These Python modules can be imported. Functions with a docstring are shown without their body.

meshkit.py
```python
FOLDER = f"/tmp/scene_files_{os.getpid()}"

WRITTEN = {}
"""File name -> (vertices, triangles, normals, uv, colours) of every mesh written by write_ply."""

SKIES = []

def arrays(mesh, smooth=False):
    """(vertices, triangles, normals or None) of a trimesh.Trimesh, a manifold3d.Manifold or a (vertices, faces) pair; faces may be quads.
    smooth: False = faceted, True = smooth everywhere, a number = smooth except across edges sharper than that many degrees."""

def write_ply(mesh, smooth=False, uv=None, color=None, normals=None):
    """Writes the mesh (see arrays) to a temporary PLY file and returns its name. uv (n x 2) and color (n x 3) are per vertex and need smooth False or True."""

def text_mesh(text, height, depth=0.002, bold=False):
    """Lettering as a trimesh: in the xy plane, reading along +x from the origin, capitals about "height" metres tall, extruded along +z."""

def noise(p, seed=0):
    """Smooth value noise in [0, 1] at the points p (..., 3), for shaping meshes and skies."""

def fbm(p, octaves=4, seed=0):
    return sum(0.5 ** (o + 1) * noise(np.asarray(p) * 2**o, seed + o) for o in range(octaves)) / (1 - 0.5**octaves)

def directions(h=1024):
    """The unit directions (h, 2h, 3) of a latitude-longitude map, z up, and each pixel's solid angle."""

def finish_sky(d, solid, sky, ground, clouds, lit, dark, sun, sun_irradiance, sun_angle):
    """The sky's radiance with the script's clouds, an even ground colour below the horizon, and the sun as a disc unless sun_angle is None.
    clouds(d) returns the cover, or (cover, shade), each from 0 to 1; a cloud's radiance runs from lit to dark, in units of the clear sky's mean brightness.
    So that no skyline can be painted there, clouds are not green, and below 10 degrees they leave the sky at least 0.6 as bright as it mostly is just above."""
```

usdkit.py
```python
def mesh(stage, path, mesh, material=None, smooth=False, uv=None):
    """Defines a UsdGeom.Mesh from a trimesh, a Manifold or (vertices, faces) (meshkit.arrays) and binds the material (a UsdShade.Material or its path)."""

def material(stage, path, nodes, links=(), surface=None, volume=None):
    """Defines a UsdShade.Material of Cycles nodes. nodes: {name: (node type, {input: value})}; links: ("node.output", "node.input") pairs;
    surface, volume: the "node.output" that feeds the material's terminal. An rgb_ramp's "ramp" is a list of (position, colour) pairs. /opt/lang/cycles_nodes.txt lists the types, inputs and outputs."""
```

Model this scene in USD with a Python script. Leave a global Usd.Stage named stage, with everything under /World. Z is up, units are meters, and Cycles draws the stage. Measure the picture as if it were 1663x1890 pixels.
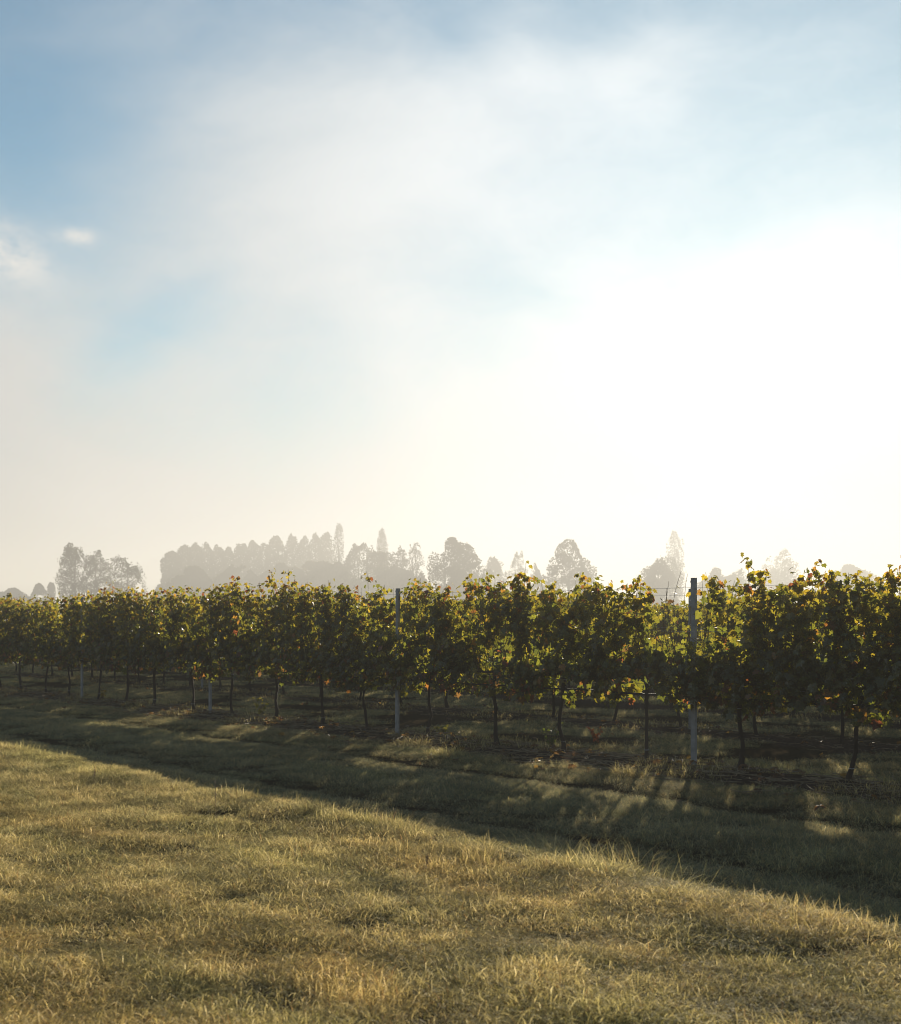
import math, random
import numpy as np, trimesh, usdkit, meshkit
from pxr import Usd, UsdGeom, UsdLux, UsdShade, Gf, Sdf, Vt

stage = Usd.Stage.CreateInMemory()
UsdGeom.SetStageUpAxis(stage, 'Z'); UsdGeom.SetStageMetersPerUnit(stage, 1.0)
UsdGeom.Xform.Define(stage, '/World'); UsdGeom.Scope.Define(stage, '/World/Looks')

# ------------------------------------------------------------------ camera, sky, sun, exposure
CAMH, FPX = 1.55, 2400.0                 # eye height, focal length in pixels of the 1663-wide photograph
FOCAL = 45.0
ap = FOCAL * 1663 / FPX
camera = UsdGeom.Camera.Define(stage, '/World/camera')
camera.CreateFocalLengthAttr(FOCAL); camera.CreateHorizontalApertureAttr(ap)
camera.CreateHorizontalApertureOffsetAttr(198.5 / 1663 * ap)
camera.CreateVerticalApertureOffsetAttr(196 / 1663 * ap)
camera.CreateFStopAttr(5.6); camera.CreateFocusDistanceAttr(14.5)
camera.AddTranslateOp().Set((0, 0, CAMH)); camera.AddRotateXOp().Set(90)
camera.CreateExposureAttr(1.2)
SUN_AZ, SUN_EL = math.radians(17.7), math.radians(12.5)
SKY_STRENGTH = 0.05
CLOUD_UNIT = 0.90 / SKY_STRENGTH
SUN_INTENSITY, SUN_COLOR = 1.25, (1.0, 0.89, 0.71)
HAZE_DENSITY, HAZE_COLOR, HAZE_G = 0.0016, (0.478, 0.481, 0.478), 0.38

def sky_material():
    n = {"tc": ("texture_coordinate", {}), "sep": ("separate_xyz", {}),
         "sky": ("sky_texture", {"sky_type": "single_scattering", "sun_disc": False, "sun_elevation": SUN_EL, "sun_rotation": SUN_AZ,
                                  "air_density": 1.0, "aerosol_density": 0.15, "ozone_density": 2.0}),
         "bg": ("background_shader", {"strength": SKY_STRENGTH})}
    l = [("tc.generated", "sep.vector")]
    k = [0]
    def M(op, a, b=0.0, c=0.0, clamp=False):
        k[0] += 1; name = f"m{k[0]}"
        vals = {"math_type": op, "use_clamp": clamp}
        for i, q in enumerate((a, b, c)):
            if isinstance(q, str): l.append((q, f"{name}.value{i+1}"))
            else: vals[f"value{i+1}"] = float(q)
        n[name] = ("math", vals)
        return name + ".value"
    az = M("arctan2", "sep.x", "sep.y")
    el = M("arcsine", "sep.z")
    def gauss(px, py, sx, sy, rot=0.0):
        """a soft patch of cloud (or of clear air) around one direction of the sky"""
        a0, e0 = (px - 633) / FPX, (1141 - py) / FPX
        sx, sy = sx / FPX, sy / FPX
        c, s = math.cos(math.radians(rot)), math.sin(math.radians(rot))
        p = M("multiply_add", az, c / sx, M("multiply_add", el, s / sx, -(a0 * c + e0 * s) / sx))
        q = M("multiply_add", az, -s / sy, M("multiply_add", el, c / sy, (a0 * s - e0 * c) / sy))
        return M("exponent", M("multiply", M("multiply_add", p, p, M("multiply", q, q)), -1.0))
    def noise(name, scale, stretch, detail, dist, rough=0.55, loc=(0, 0, 0)):
        n[name + "map"] = ("mapping", {"scale": stretch, "location": loc})
        n[name] = ("noise_texture", {"scale": scale, "detail": detail, "distortion": dist, "roughness": rough})
        l.extend([("tc.generated", name + "map.vector"), (name + "map.vector", name + ".vector")])
        return name + ".fac"
    n1 = noise("cl1", 4.0, (1, 1, 1.7), 6, 0.5, 0.5, (3.1, .4, 1.7))
    n3 = noise("cl3", 34.0, (1, 1, 1.6), 6, 0.0, 0.62, (.7, .2, 5.1))
    n2 = noise("cl2", 22.0, (1, 1, 2.2), 7, 0.8, 0.6)
    # thin morning stratus: thick and even low down, torn higher up
    low = M("exponent", M("multiply", el, -5.2))
    cover = M("multiply_add", low, 1.50, 0.20)
    cover = M("multiply_add", M("subtract", n1, 0.5), 1.05, cover)
    cover = M("multiply_add", M("subtract", n2, 0.5), 0.22, cover)
    for amp, g in ((0.46, (700, 290, 460, 230, 25)), (0.16, (480, 420, 260, 240, 30)), (-0.30, (260, 640, 210, 70, 35)), (-0.30, (40, 330, 200, 260)),
                   (-0.25, (830, 130, 90, 90)), (-0.22, (1050, 110, 250, 90)), (-0.42, (450, -60, 1000, 130)),
                   (0.22, (1180, 190, 90, 50)), (0.3, (0, 720, 170, 110)), (0.25, (1320, 620, 330, 260))):
        cover = M("multiply_add", gauss(*g), amp, cover)
    puff = M("multiply", M("add", gauss(28, 506, 92, 46, -22), gauss(150, 470, 34, 14)), M("multiply_add", M("subtract", n3, 0.5), 3.2, 0.8, True), clamp=True)
    n["cov"] = ("map_range", {"range_type": "smoothstep", "from_min": -0.05, "from_max": 1.1, "to_min": 0.0, "to_max": 1.0, "clamp": True})
    l.append((cover, "cov.value"))
    # cloud brightness: forward-scattered sunlight, falling off with the angle to the sun
    sx, sy, sz = math.sin(SUN_AZ) * math.cos(SUN_EL), math.cos(SUN_AZ) * math.cos(SUN_EL), math.sin(SUN_EL)
    dot = M("multiply_add", "sep.x", sx, M("multiply_add", "sep.y", sy, M("multiply", "sep.z", sz)))
    ang = M("arccosine", M("minimum", dot, 0.99999))
    glow = M("exponent", M("multiply", M("multiply", ang, ang), -1 / 0.36 ** 2))
    wide = M("exponent", M("multiply", ang, -1 / 0.9))
    lum = M("multiply_add", glow, 0.12, M("multiply_add", wide, 0.31, 0.115))
    lum = M("multiply_add", M("subtract", n1, 0.5), 0.12, lum)
    lum = M("multiply", lum, CLOUD_UNIT)
    n["ctint"] = ("mix_color", {"a": (0.94, 1.0, 1.04), "b": (1.0, 0.985, 0.955)})
    l.append((M("multiply_add", el, -3.0, 1.0, True), "ctint.fac"))
    n["ccol"] = ("vector_math", {"math_type": "scale"})
    l.extend([("ctint.result", "ccol.vector1"), (lum, "ccol.scale")])
    n["mixc"] = ("mix_color", {"use_clamp": False})
    n["grade"] = ("mix_color", {"blend_type": "multiply", "fac": 1.0, "b": (0.56, 0.90, 0.93), "use_clamp": False})
    l.extend([("sky.color", "grade.a"), ("grade.result", "mixc.a"), ("ccol.vector", "mixc.b"), ("cov.result", "mixc.fac")])
    n["pcol"] = ("vector_math", {"math_type": "scale", "vector1": (0.40, 0.385, 0.365), "scale": CLOUD_UNIT})
    n["mixp"] = ("mix_color", {"use_clamp": False})
    l.extend([("mixc.result", "mixp.a"), ("pcol.vector", "mixp.b"), (M("multiply", puff, 0.85), "mixp.fac"), ("mixp.result", "bg.color")])
    return usdkit.material(stage, '/World/Looks/morning_sky', n, l, surface="bg.background")

sky = UsdLux.DomeLight.Define(stage, '/World/sky')
UsdShade.MaterialBindingAPI.Apply(sky.GetPrim()).Bind(sky_material())
sky.GetPrim().SetCustomDataByKey('kind', 'structure')
sun = UsdLux.DistantLight.Define(stage, '/World/sun')
sun.CreateIntensityAttr(SUN_INTENSITY); sun.CreateAngleAttr(0.5); sun.CreateNormalizeAttr(True); sun.CreateColorAttr(SUN_COLOR)
sun.AddRotateZOp().Set(-math.degrees(SUN_AZ)); sun.AddRotateXOp().Set(-(90 - math.degrees(SUN_EL)))

# ------------------------------------------------------------------ helpers
used = {}
def numbered(path):
    k = used.get(path); used[path] = 0 if k is None else k + 1
    return path if k is None else f"{path}_{k+1:03d}"
def tag(p, label=None, cat=None, group=None, kind=None):
    p = p.GetPrim() if hasattr(p, 'GetPrim') else p
    for key, v in (('label', label), ('category', cat), ('group', group), ('kind', kind)):
        if v: p.SetCustomDataByKey(key, v)
    return p
def bind(p, m): UsdShade.MaterialBindingAPI.Apply(p).Bind(m)
def raw_mesh(path, v, f, m, tint=None, smooth=None):
    """v: points, f: triangles, tint: one colour or one per point"""
    me = UsdGeom.Mesh.Define(stage, path)
    me.CreatePointsAttr(Vt.Vec3fArray.FromNumpy(np.ascontiguousarray(v, np.float32)))
    me.CreateFaceVertexCountsAttr(Vt.IntArray.FromNumpy(np.full(len(f), 3, np.int32)))
    me.CreateFaceVertexIndicesAttr(Vt.IntArray.FromNumpy(np.ascontiguousarray(f, np.int32).ravel()))
    me.CreateSubdivisionSchemeAttr('none')
    if smooth is not None:
        me.CreateNormalsAttr(Vt.Vec3fArray.FromNumpy(np.ascontiguousarray(smooth, np.float32))); me.SetNormalsInterpolation('vertex')
    if tint is not None:
        tint = np.asarray(tint, np.float32)
        pv = UsdGeom.PrimvarsAPI(me).CreatePrimvar('tint', Sdf.ValueTypeNames.Color3fArray, 'constant' if tint.ndim == 1 else 'vertex')
        pv.Set(Vt.Vec3fArray.FromNumpy(np.ascontiguousarray(tint.reshape(-1, 3))))
    bind(me.GetPrim(), m)
    return me
def obj(name, mesh, m, parent=None, tint=None, smooth=False):
    path = numbered((str(parent.GetPath()) if parent else '/World') + '/' + name)
    v, f, n = meshkit.arrays(mesh, smooth)
    return raw_mesh(path, v, f, m, tint, n).GetPrim()
def thing(name, loc=(0, 0, 0), rotz=0.0, under='/World'):
    x = UsdGeom.Xform.Define(stage, numbered(f'{under}/{name}'))
    x.AddTranslateOp().Set(Gf.Vec3d(*map(float, loc))); x.AddRotateZOp().Set(float(math.degrees(rotz)))
    return x.GetPrim()
def copy_of(proto, name, loc, rotz=0.0, scale=(1, 1, 1)):
    x = thing(name, loc, rotz)
    UsdGeom.Xformable(x).AddScaleOp().Set(Gf.Vec3f(*map(float, scale)))
    x.GetReferences().AddInternalReference(proto); x.SetInstanceable(True)
    return x
def tube(points, radii, sides=6):
    """a tapered tube along points, capped"""
    p = np.asarray(points, float); r = np.broadcast_to(np.asarray(radii, float), (len(p),))
    d = np.gradient(p, axis=0); d /= np.linalg.norm(d, axis=1, keepdims=True) + 1e-12
    ref = np.array([0.31, 0.95, 0.05]) if abs(d[:, 2]).mean() > 0.7 else np.array([0.0, 0.0, 1.0])
    a = np.cross(d, ref); a /= np.linalg.norm(a, axis=1, keepdims=True) + 1e-12
    b = np.cross(d, a)
    th = np.arange(sides) / sides * 2 * np.pi
    v = (p[:, None] + r[:, None, None] * (np.cos(th)[None, :, None] * a[:, None] + np.sin(th)[None, :, None] * b[:, None])).reshape(-1, 3)
    i = np.arange(len(p) - 1)[:, None] * sides; j = np.arange(sides)[None]; j2 = (j + 1) % sides
    q = np.stack([i + j, i + j2, i + sides + j2, i + sides + j], -1).reshape(-1, 4)
    f = np.vstack([q[:, [0, 1, 2]], q[:, [0, 2, 3]]])
    n = len(v); v = np.vstack([v, p[:1], p[-1:]])
    jj = np.arange(sides)
    f = np.vstack([f, np.stack([(jj + 1) % sides, jj, np.full(sides, n)], 1), np.stack([n - sides + jj, n - sides + (jj + 1) % sides, np.full(sides, n + 1)], 1)])
    return v, f
def join(parts):
    vs, fs, at = [], [], 0
    for v, f in parts:
        vs.append(v); fs.append(np.asarray(f) + at); at += len(v)
    return np.vstack(vs), np.vstack(fs)

# the rows run away to the left: t along the rows (grows to the right and nearer), s across them (grows towards the camera)
AX, AY = 0.5993, -0.8005
NX, NY = -0.8005, -0.5993
S_CAM = 10.68
ROW_GAP, VINE_GAP = 3.6, 1.1525
ROW_ANGLE = math.atan2(AY, AX)
def ground_z(t, s):
    t, s = np.asarray(t, float), np.asarray(s, float)
    wob = 0.14 * (meshkit.noise(np.stack([t * .35, t * 0 + 3.3, t * 0], -1), 3) - .5) + .10 * (meshkit.noise(np.stack([t * 1.3, t * 0 + 9.3, t * 0], -1), 4) - .5)
    k = np.clip((s - wob - 5.40) / .80, 0, 1); k = k * k * (3 - 2 * k)
    z = 0.36 * k
    z = z - 0.07 * np.exp(-((s - wob - 5.3) / .26) ** 2) + 0.035 * np.exp(-((s - wob - 6.2) / .35) ** 2)
    for c, w, dep in ((1.70, .34, .06), (3.75, .38, .07)):
        z = z - dep * np.exp(-((s - c) / w) ** 2)
    row = np.abs((s + ROW_GAP / 2) % ROW_GAP - ROW_GAP / 2)
    z = z + np.where(s < 0.9, 0.05 * np.exp(-(row / .45) ** 2), 0)
    p = np.stack([t, s, t * 0], -1)
    z = z + 0.035 * (meshkit.fbm(p * 0.9, 3, 11) - .5) + 0.055 * (meshkit.fbm(p * np.array([3.4, 4.4, 1]), 3, 5) - .5) * np.clip(1.2 - 0 * s, 0, 1)
    return z
def world(t, s, z=None):
    t, s = np.asarray(t, float), np.asarray(s, float)
    z = ground_z(t, s) if z is None else z
    return np.stack([AX * t + NX * (s - S_CAM), AY * t + NY * (s - S_CAM), z + 0 * t], -1)
def at(px, s):
    """t of the point of line s that the photograph shows in column px"""
    u = (px - 633) / FPX
    D = (S_CAM - s) / (-NX * u - NY)
    return (AX * u + AY) * D
def column_of(t, s):
    p = world(t, s, 0.0)
    return 633 + FPX * p[..., 0] / np.maximum(p[..., 1], .01)

def nodes_position_ts():
    """shader nodes that give s (across the rows) from the position"""
    n = {"geo": ("geometry", {}), "dots": ("vector_math", {"math_type": "dot_product", "vector2": (NX, NY, 0)}), "ps": ("math", {"math_type": "add", "value2": S_CAM}),
         "dott": ("vector_math", {"math_type": "dot_product", "vector2": (AX, AY, 0)}), "ts": ("combine_xyz", {})}
    l = [("geo.position", "dots.vector1"), ("dots.value", "ps.value1"), ("geo.position", "dott.vector1"), ("dott.value", "ts.x"), ("ps.value", "ts.y")]
    return n, l

# ------------------------------------------------------------------ materials
def leaf_material(name, through, gloss=0.10, rough=0.38, gain=(3.6, 3.2, 1.6)):
    return usdkit.material(stage, '/World/Looks/' + name, {
        "a": ("attribute", {"attribute": "tint"}), "geo": ("geometry", {}),
        "nz": ("noise_texture", {"scale": 60.0, "detail": 3}), "rp": ("rgb_ramp", {"ramp": [(0.3, (.72, .72, .72)), (.7, (1.2, 1.2, 1.2))]}),
        "mul": ("mix_color", {"blend_type": "multiply", "fac": 1.0, "use_clamp": False}),
        "tr": ("mix_color", {"blend_type": "multiply", "fac": 1.0, "b": gain, "use_clamp": False}),
        "d": ("diffuse_bsdf", {}), "t": ("translucent_bsdf", {}), "m": ("mix_closure", {"fac": through}),
        "g": ("glossy_bsdf", {"color": (.9, .9, .9), "roughness": rough}), "fr": ("fresnel", {"IOR": 1.42}), "fm": ("math", {"math_type": "minimum", "value2": gloss}), "m2": ("mix_closure", {})},
        [("geo.position", "nz.vector"), ("nz.fac", "rp.fac"), ("a.color", "mul.a"), ("rp.color", "mul.b"), ("mul.result", "d.color"), ("mul.result", "tr.a"), ("tr.result", "t.color"),
         ("d.BSDF", "m.closure1"), ("t.BSDF", "m.closure2"), ("m.closure", "m2.closure1"), ("g.BSDF", "m2.closure2"), ("fr.fac", "fm.value1"), ("fm.value", "m2.fac")], surface="m2.closure")
LEAF = leaf_material('vine_leaf', 0.52, 0.06, 0.35)

def grass_material():
    n, l = nodes_position_ts()
    n.update({"a": ("attribute", {"attribute": "tint"}),
              "mp": ("mapping", {"scale": (0.35, 1.5, 1)}), "nz": ("noise_texture", {"scale": 1.0, "detail": 4}), "rp": ("rgb_ramp", {"ramp": [(0.36, (.96, 1.0, .92)), (.5, (1, 1, 1)), (.68, (1.03, .97, .89))]}),
              "nf": ("noise_texture", {"scale": 2.3, "detail": 3}), "rf": ("rgb_ramp", {"ramp": [(0.34, (.66, .68, .64)), (.62, (1.12, 1.10, 1.05))]}),
              "m1": ("mix_color", {"blend_type": "multiply", "fac": 1.0, "use_clamp": False}), "m2": ("mix_color", {"blend_type": "multiply", "fac": 1.0, "use_clamp": False}),
              "tr": ("mix_color", {"blend_type": "multiply", "fac": 1.0, "b": (1.5, 1.42, 1.2), "use_clamp": False}),
              "d": ("diffuse_bsdf", {}), "t": ("translucent_bsdf", {}), "m": ("mix_closure", {"fac": 0.5}),
              "g": ("glossy_bsdf", {"color": (.8, .8, .8), "roughness": .5}), "fr": ("fresnel", {"IOR": 1.33}), "fk": ("math", {"math_type": "minimum", "value2": .018}), "mm": ("mix_closure", {})})
    l += [("ts.vector", "mp.vector"), ("mp.vector", "nz.vector"), ("ts.vector", "nf.vector"), ("nz.fac", "rp.fac"), ("nf.fac", "rf.fac"), ("a.color", "m1.a"), ("rp.color", "m1.b"), ("m1.result", "m2.a"), ("rf.color", "m2.b"),
          ("m2.result", "d.color"), ("m2.result", "tr.a"), ("tr.result", "t.color"), ("d.BSDF", "m.closure1"), ("t.BSDF", "m.closure2"), ("m.closure", "mm.closure1"), ("g.BSDF", "mm.closure2"), ("fr.fac", "fk.value1"), ("fk.value", "mm.fac")]
    return usdkit.material(stage, '/World/Looks/grass_blade', n, l, surface="mm.closure")
GRASS = grass_material()

def ground_material():
    n, l = nodes_position_ts()
    n.update({"shift": ("math", {"math_type": "add", "value2": ROW_GAP / 2}), "mod": ("math", {"math_type": "floored_modulo", "value2": ROW_GAP}), "cen": ("math", {"math_type": "subtract", "value2": ROW_GAP / 2}),
              "abs": ("math", {"math_type": "absolute"}), "nz": ("noise_texture", {"scale": 1.8, "detail": 5}), "nn": ("math", {"math_type": "multiply_add", "value2": .9, "value3": -.45}), "sum": ("math", {"math_type": "add"}),
              "soil": ("map_range", {"range_type": "smoothstep", "from_min": .42, "from_max": .85, "to_min": 1, "to_max": 0, "clamp": True}),
              "side": ("map_range", {"from_min": .85, "from_max": 1.1, "to_min": 1, "to_max": 0, "clamp": True}), "mask": ("math", {"math_type": "multiply"}),
              "nd": ("noise_texture", {"scale": 26, "detail": 6, "roughness": .65}), "rs": ("rgb_ramp", {"ramp": [(.3, (.030, .022, .018)), (.55, (.072, .052, .040)), (.75, (.16, .125, .09))]}),
              "rg": ("rgb_ramp", {"ramp": [(.3, (.022, .018, .012)), (.6, (.058, .045, .028)), (.8, (.12, .092, .055))]}), "mix": ("mix_color", {}),
              "bp": ("bump", {"strength": .8, "distance": .03}), "d": ("diffuse_bsdf", {})})
    l += [("ps.value", "shift.value1"), ("shift.value", "mod.value1"), ("mod.value", "cen.value1"), ("cen.value", "abs.value1"), ("geo.position", "nz.vector"), ("nz.fac", "nn.value1"), ("nn.value", "sum.value1"), ("abs.value", "sum.value2"),
          ("sum.value", "soil.value"), ("ps.value", "side.value"), ("soil.result", "mask.value1"), ("side.result", "mask.value2"), ("geo.position", "nd.vector"), ("nd.fac", "rs.fac"), ("nd.fac", "rg.fac"),
          ("rg.color", "mix.a"), ("rs.color", "mix.b"), ("mask.value", "mix.fac"), ("mix.result", "d.color"), ("nd.fac", "bp.height"), ("bp.normal", "d.normal")]
    return usdkit.material(stage, '/World/Looks/ground_earth', n, l, surface="d.BSDF")
def plain(name, color, rough=.7, metal=0.0, var=.35, scale=20, bump=0.0, stretch=(1, 1, 1), spec=.4):
    lo, hi = [c * (1 - var) for c in color], [min(1, c * (1 + var)) for c in color]
    n = {"tc": ("texture_coordinate", {}), "mp": ("mapping", {"scale": stretch}), "nz": ("noise_texture", {"scale": scale, "detail": 5, "roughness": .6}), "rp": ("rgb_ramp", {"ramp": [(.3, lo), (.7, hi)]}),
         "p": ("principled_bsdf", {"roughness": rough, "metallic": metal, "specular_ior_level": spec}), "b": ("bump", {"strength": bump, "distance": .02})}
    l = [("tc.object", "mp.vector"), ("mp.vector", "nz.vector"), ("nz.fac", "rp.fac"), ("rp.color", "p.base_color"), ("nz.fac", "b.height")] + ([("b.normal", "p.normal")] if bump else [])
    return usdkit.material(stage, '/World/Looks/' + name, n, l, surface="p.BSDF")
BARK = plain('vine_bark', (.050, .038, .030), .9, 0, .6, 14, .9, (1, 1, .25), .2)
CANE = plain('vine_cane', (.13, .075, .040), .7, 0, .4, 30)
STEEL = plain('galvanised_steel', (.29, .29, .29), .6, .2, .3, 9)
WIRE = plain('steel_wire', (.42, .42, .42), .42, .9, .2, 9)
HOSE = plain('black_hose', (.016, .016, .018), .55, 0, .3, 8)
TIE = plain('white_tie', (.40, .40, .38), .6, 0, .1, 8)
TREE_BARK = plain('tree_bark', (.10, .085, .07), .95, 0, .3, 3)
STALK = plain('dry_stalk', (.22, .15, .085), .8, 0, .3, 40)
CROWN = usdkit.material(stage, '/World/Looks/tree_leaves', {"a": ("attribute", {"attribute": "tint"}), "d": ("diffuse_bsdf", {}), "t": ("translucent_bsdf", {}), "m": ("mix_closure", {"fac": .35})},
                        [("a.color", "d.color"), ("a.color", "t.color"), ("d.BSDF", "m.closure1"), ("t.BSDF", "m.closure2")], surface="m.closure")

# ------------------------------------------------------------------ ground: one sheet out to the horizon
def axis(lo, hi, step, far):
    out = [lo]
    core = list(np.arange(lo, hi + 1e-6, step))
    d, a = step * 1.6, []
    x = lo
    while x > -far: x -= d; d *= 1.32; a.append(x)
    d, b, x = step * 1.6, [], hi
    while x < far: x += d; d *= 1.32; b.append(x)
    return np.array(a[::-1] + core + b)
gt, gs = axis(-34, 3, .11, 1500), axis(-9, 12.5, .10, 1500)
T, S = np.meshgrid(gt, gs, indexing='ij')
Z = ground_z(T, S); far_ = np.clip((np.hypot(T + 14, S) - 60) / 60, 0, 1); Z = Z * (1 - far_)
gv = world(T.ravel(), S.ravel(), Z.ravel())
ii = (np.arange(len(gt) - 1)[:, None] * len(gs) + np.arange(len(gs) - 1)[None]).ravel()
gf = np.vstack([np.stack([ii, ii + 1, ii + len(gs) + 1], 1), np.stack([ii, ii + len(gs) + 1, ii + len(gs)], 1)])
tm = trimesh.Trimesh(gv, gf, process=False)
if tm.face_normals[:, 2].mean() < 0: gf = gf[:, ::-1]
tag(obj('ground', (gv, gf), ground_material(), smooth=True), kind='structure')

# ------------------------------------------------------------------ haze: the morning mist in the air
HX = 1650.0
hz = trimesh.creation.box([2 * HX, 2 * HX, 48.0]); hz.apply_translation([0, 0, -1.5 + 24.0])
HAZE = usdkit.material(stage, '/World/Looks/haze_air', {"v": ("principled_volume", {"color": HAZE_COLOR, "density": HAZE_DENSITY, "anisotropy": HAZE_G})}, [], volume="v.volume")
tag(obj('haze', hz, HAZE), kind='stuff')

# ------------------------------------------------------------------ vines
LEAF_OUT = np.array([(0.0, .06), (.17, -.10), (.36, -.04), (.56, .14), (.40, .30), (.62, .56), (.30, .60), (.17, .78), (0, 1.06), (-.17, .78), (-.30, .60), (-.62, .56), (-.40, .30), (-.56, .14), (-.36, -.04), (-.17, -.10)])
LEAF_V = np.vstack([[(0, .36)], LEAF_OUT])
LEAF_V = np.column_stack([LEAF_V, 0.10 - .42 * LEAF_V[:, 0] ** 2 - .22 * (LEAF_V[:, 1] - .35) ** 2]); LEAF_V[0, 2] -= .05
k_ = len(LEAF_OUT)
LEAF_F = np.array([(0, 1 + i, 1 + (i + 1) % k_) for i in range(k_)])
def unit(a): return a / (np.linalg.norm(a, axis=-1, keepdims=True) + 1e-12)
def leaf_points(pos, nrm, tip, size, curl):
    """n leaves: (n, 17, 3) points"""
    nrm = unit(nrm); tip = unit(tip - (tip * nrm).sum(-1, keepdims=True) * nrm); side = np.cross(tip, nrm)
    L = LEAF_V[None] * size[:, None, None]
    return pos[:, None] + L[..., :1] * side[:, None] + L[..., 1:2] * tip[:, None] + L[..., 2:] * curl[:, None, None] * nrm[:, None]
GREENS = np.array([(.038, .050, .014), (.058, .070, .015), (.085, .090, .016), (.125, .112, .017), (.175, .135, .020)])
REDS = np.array([(.14, .065, .022), (.105, .036, .020), (.17, .095, .022), (.085, .050, .026)])
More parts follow.
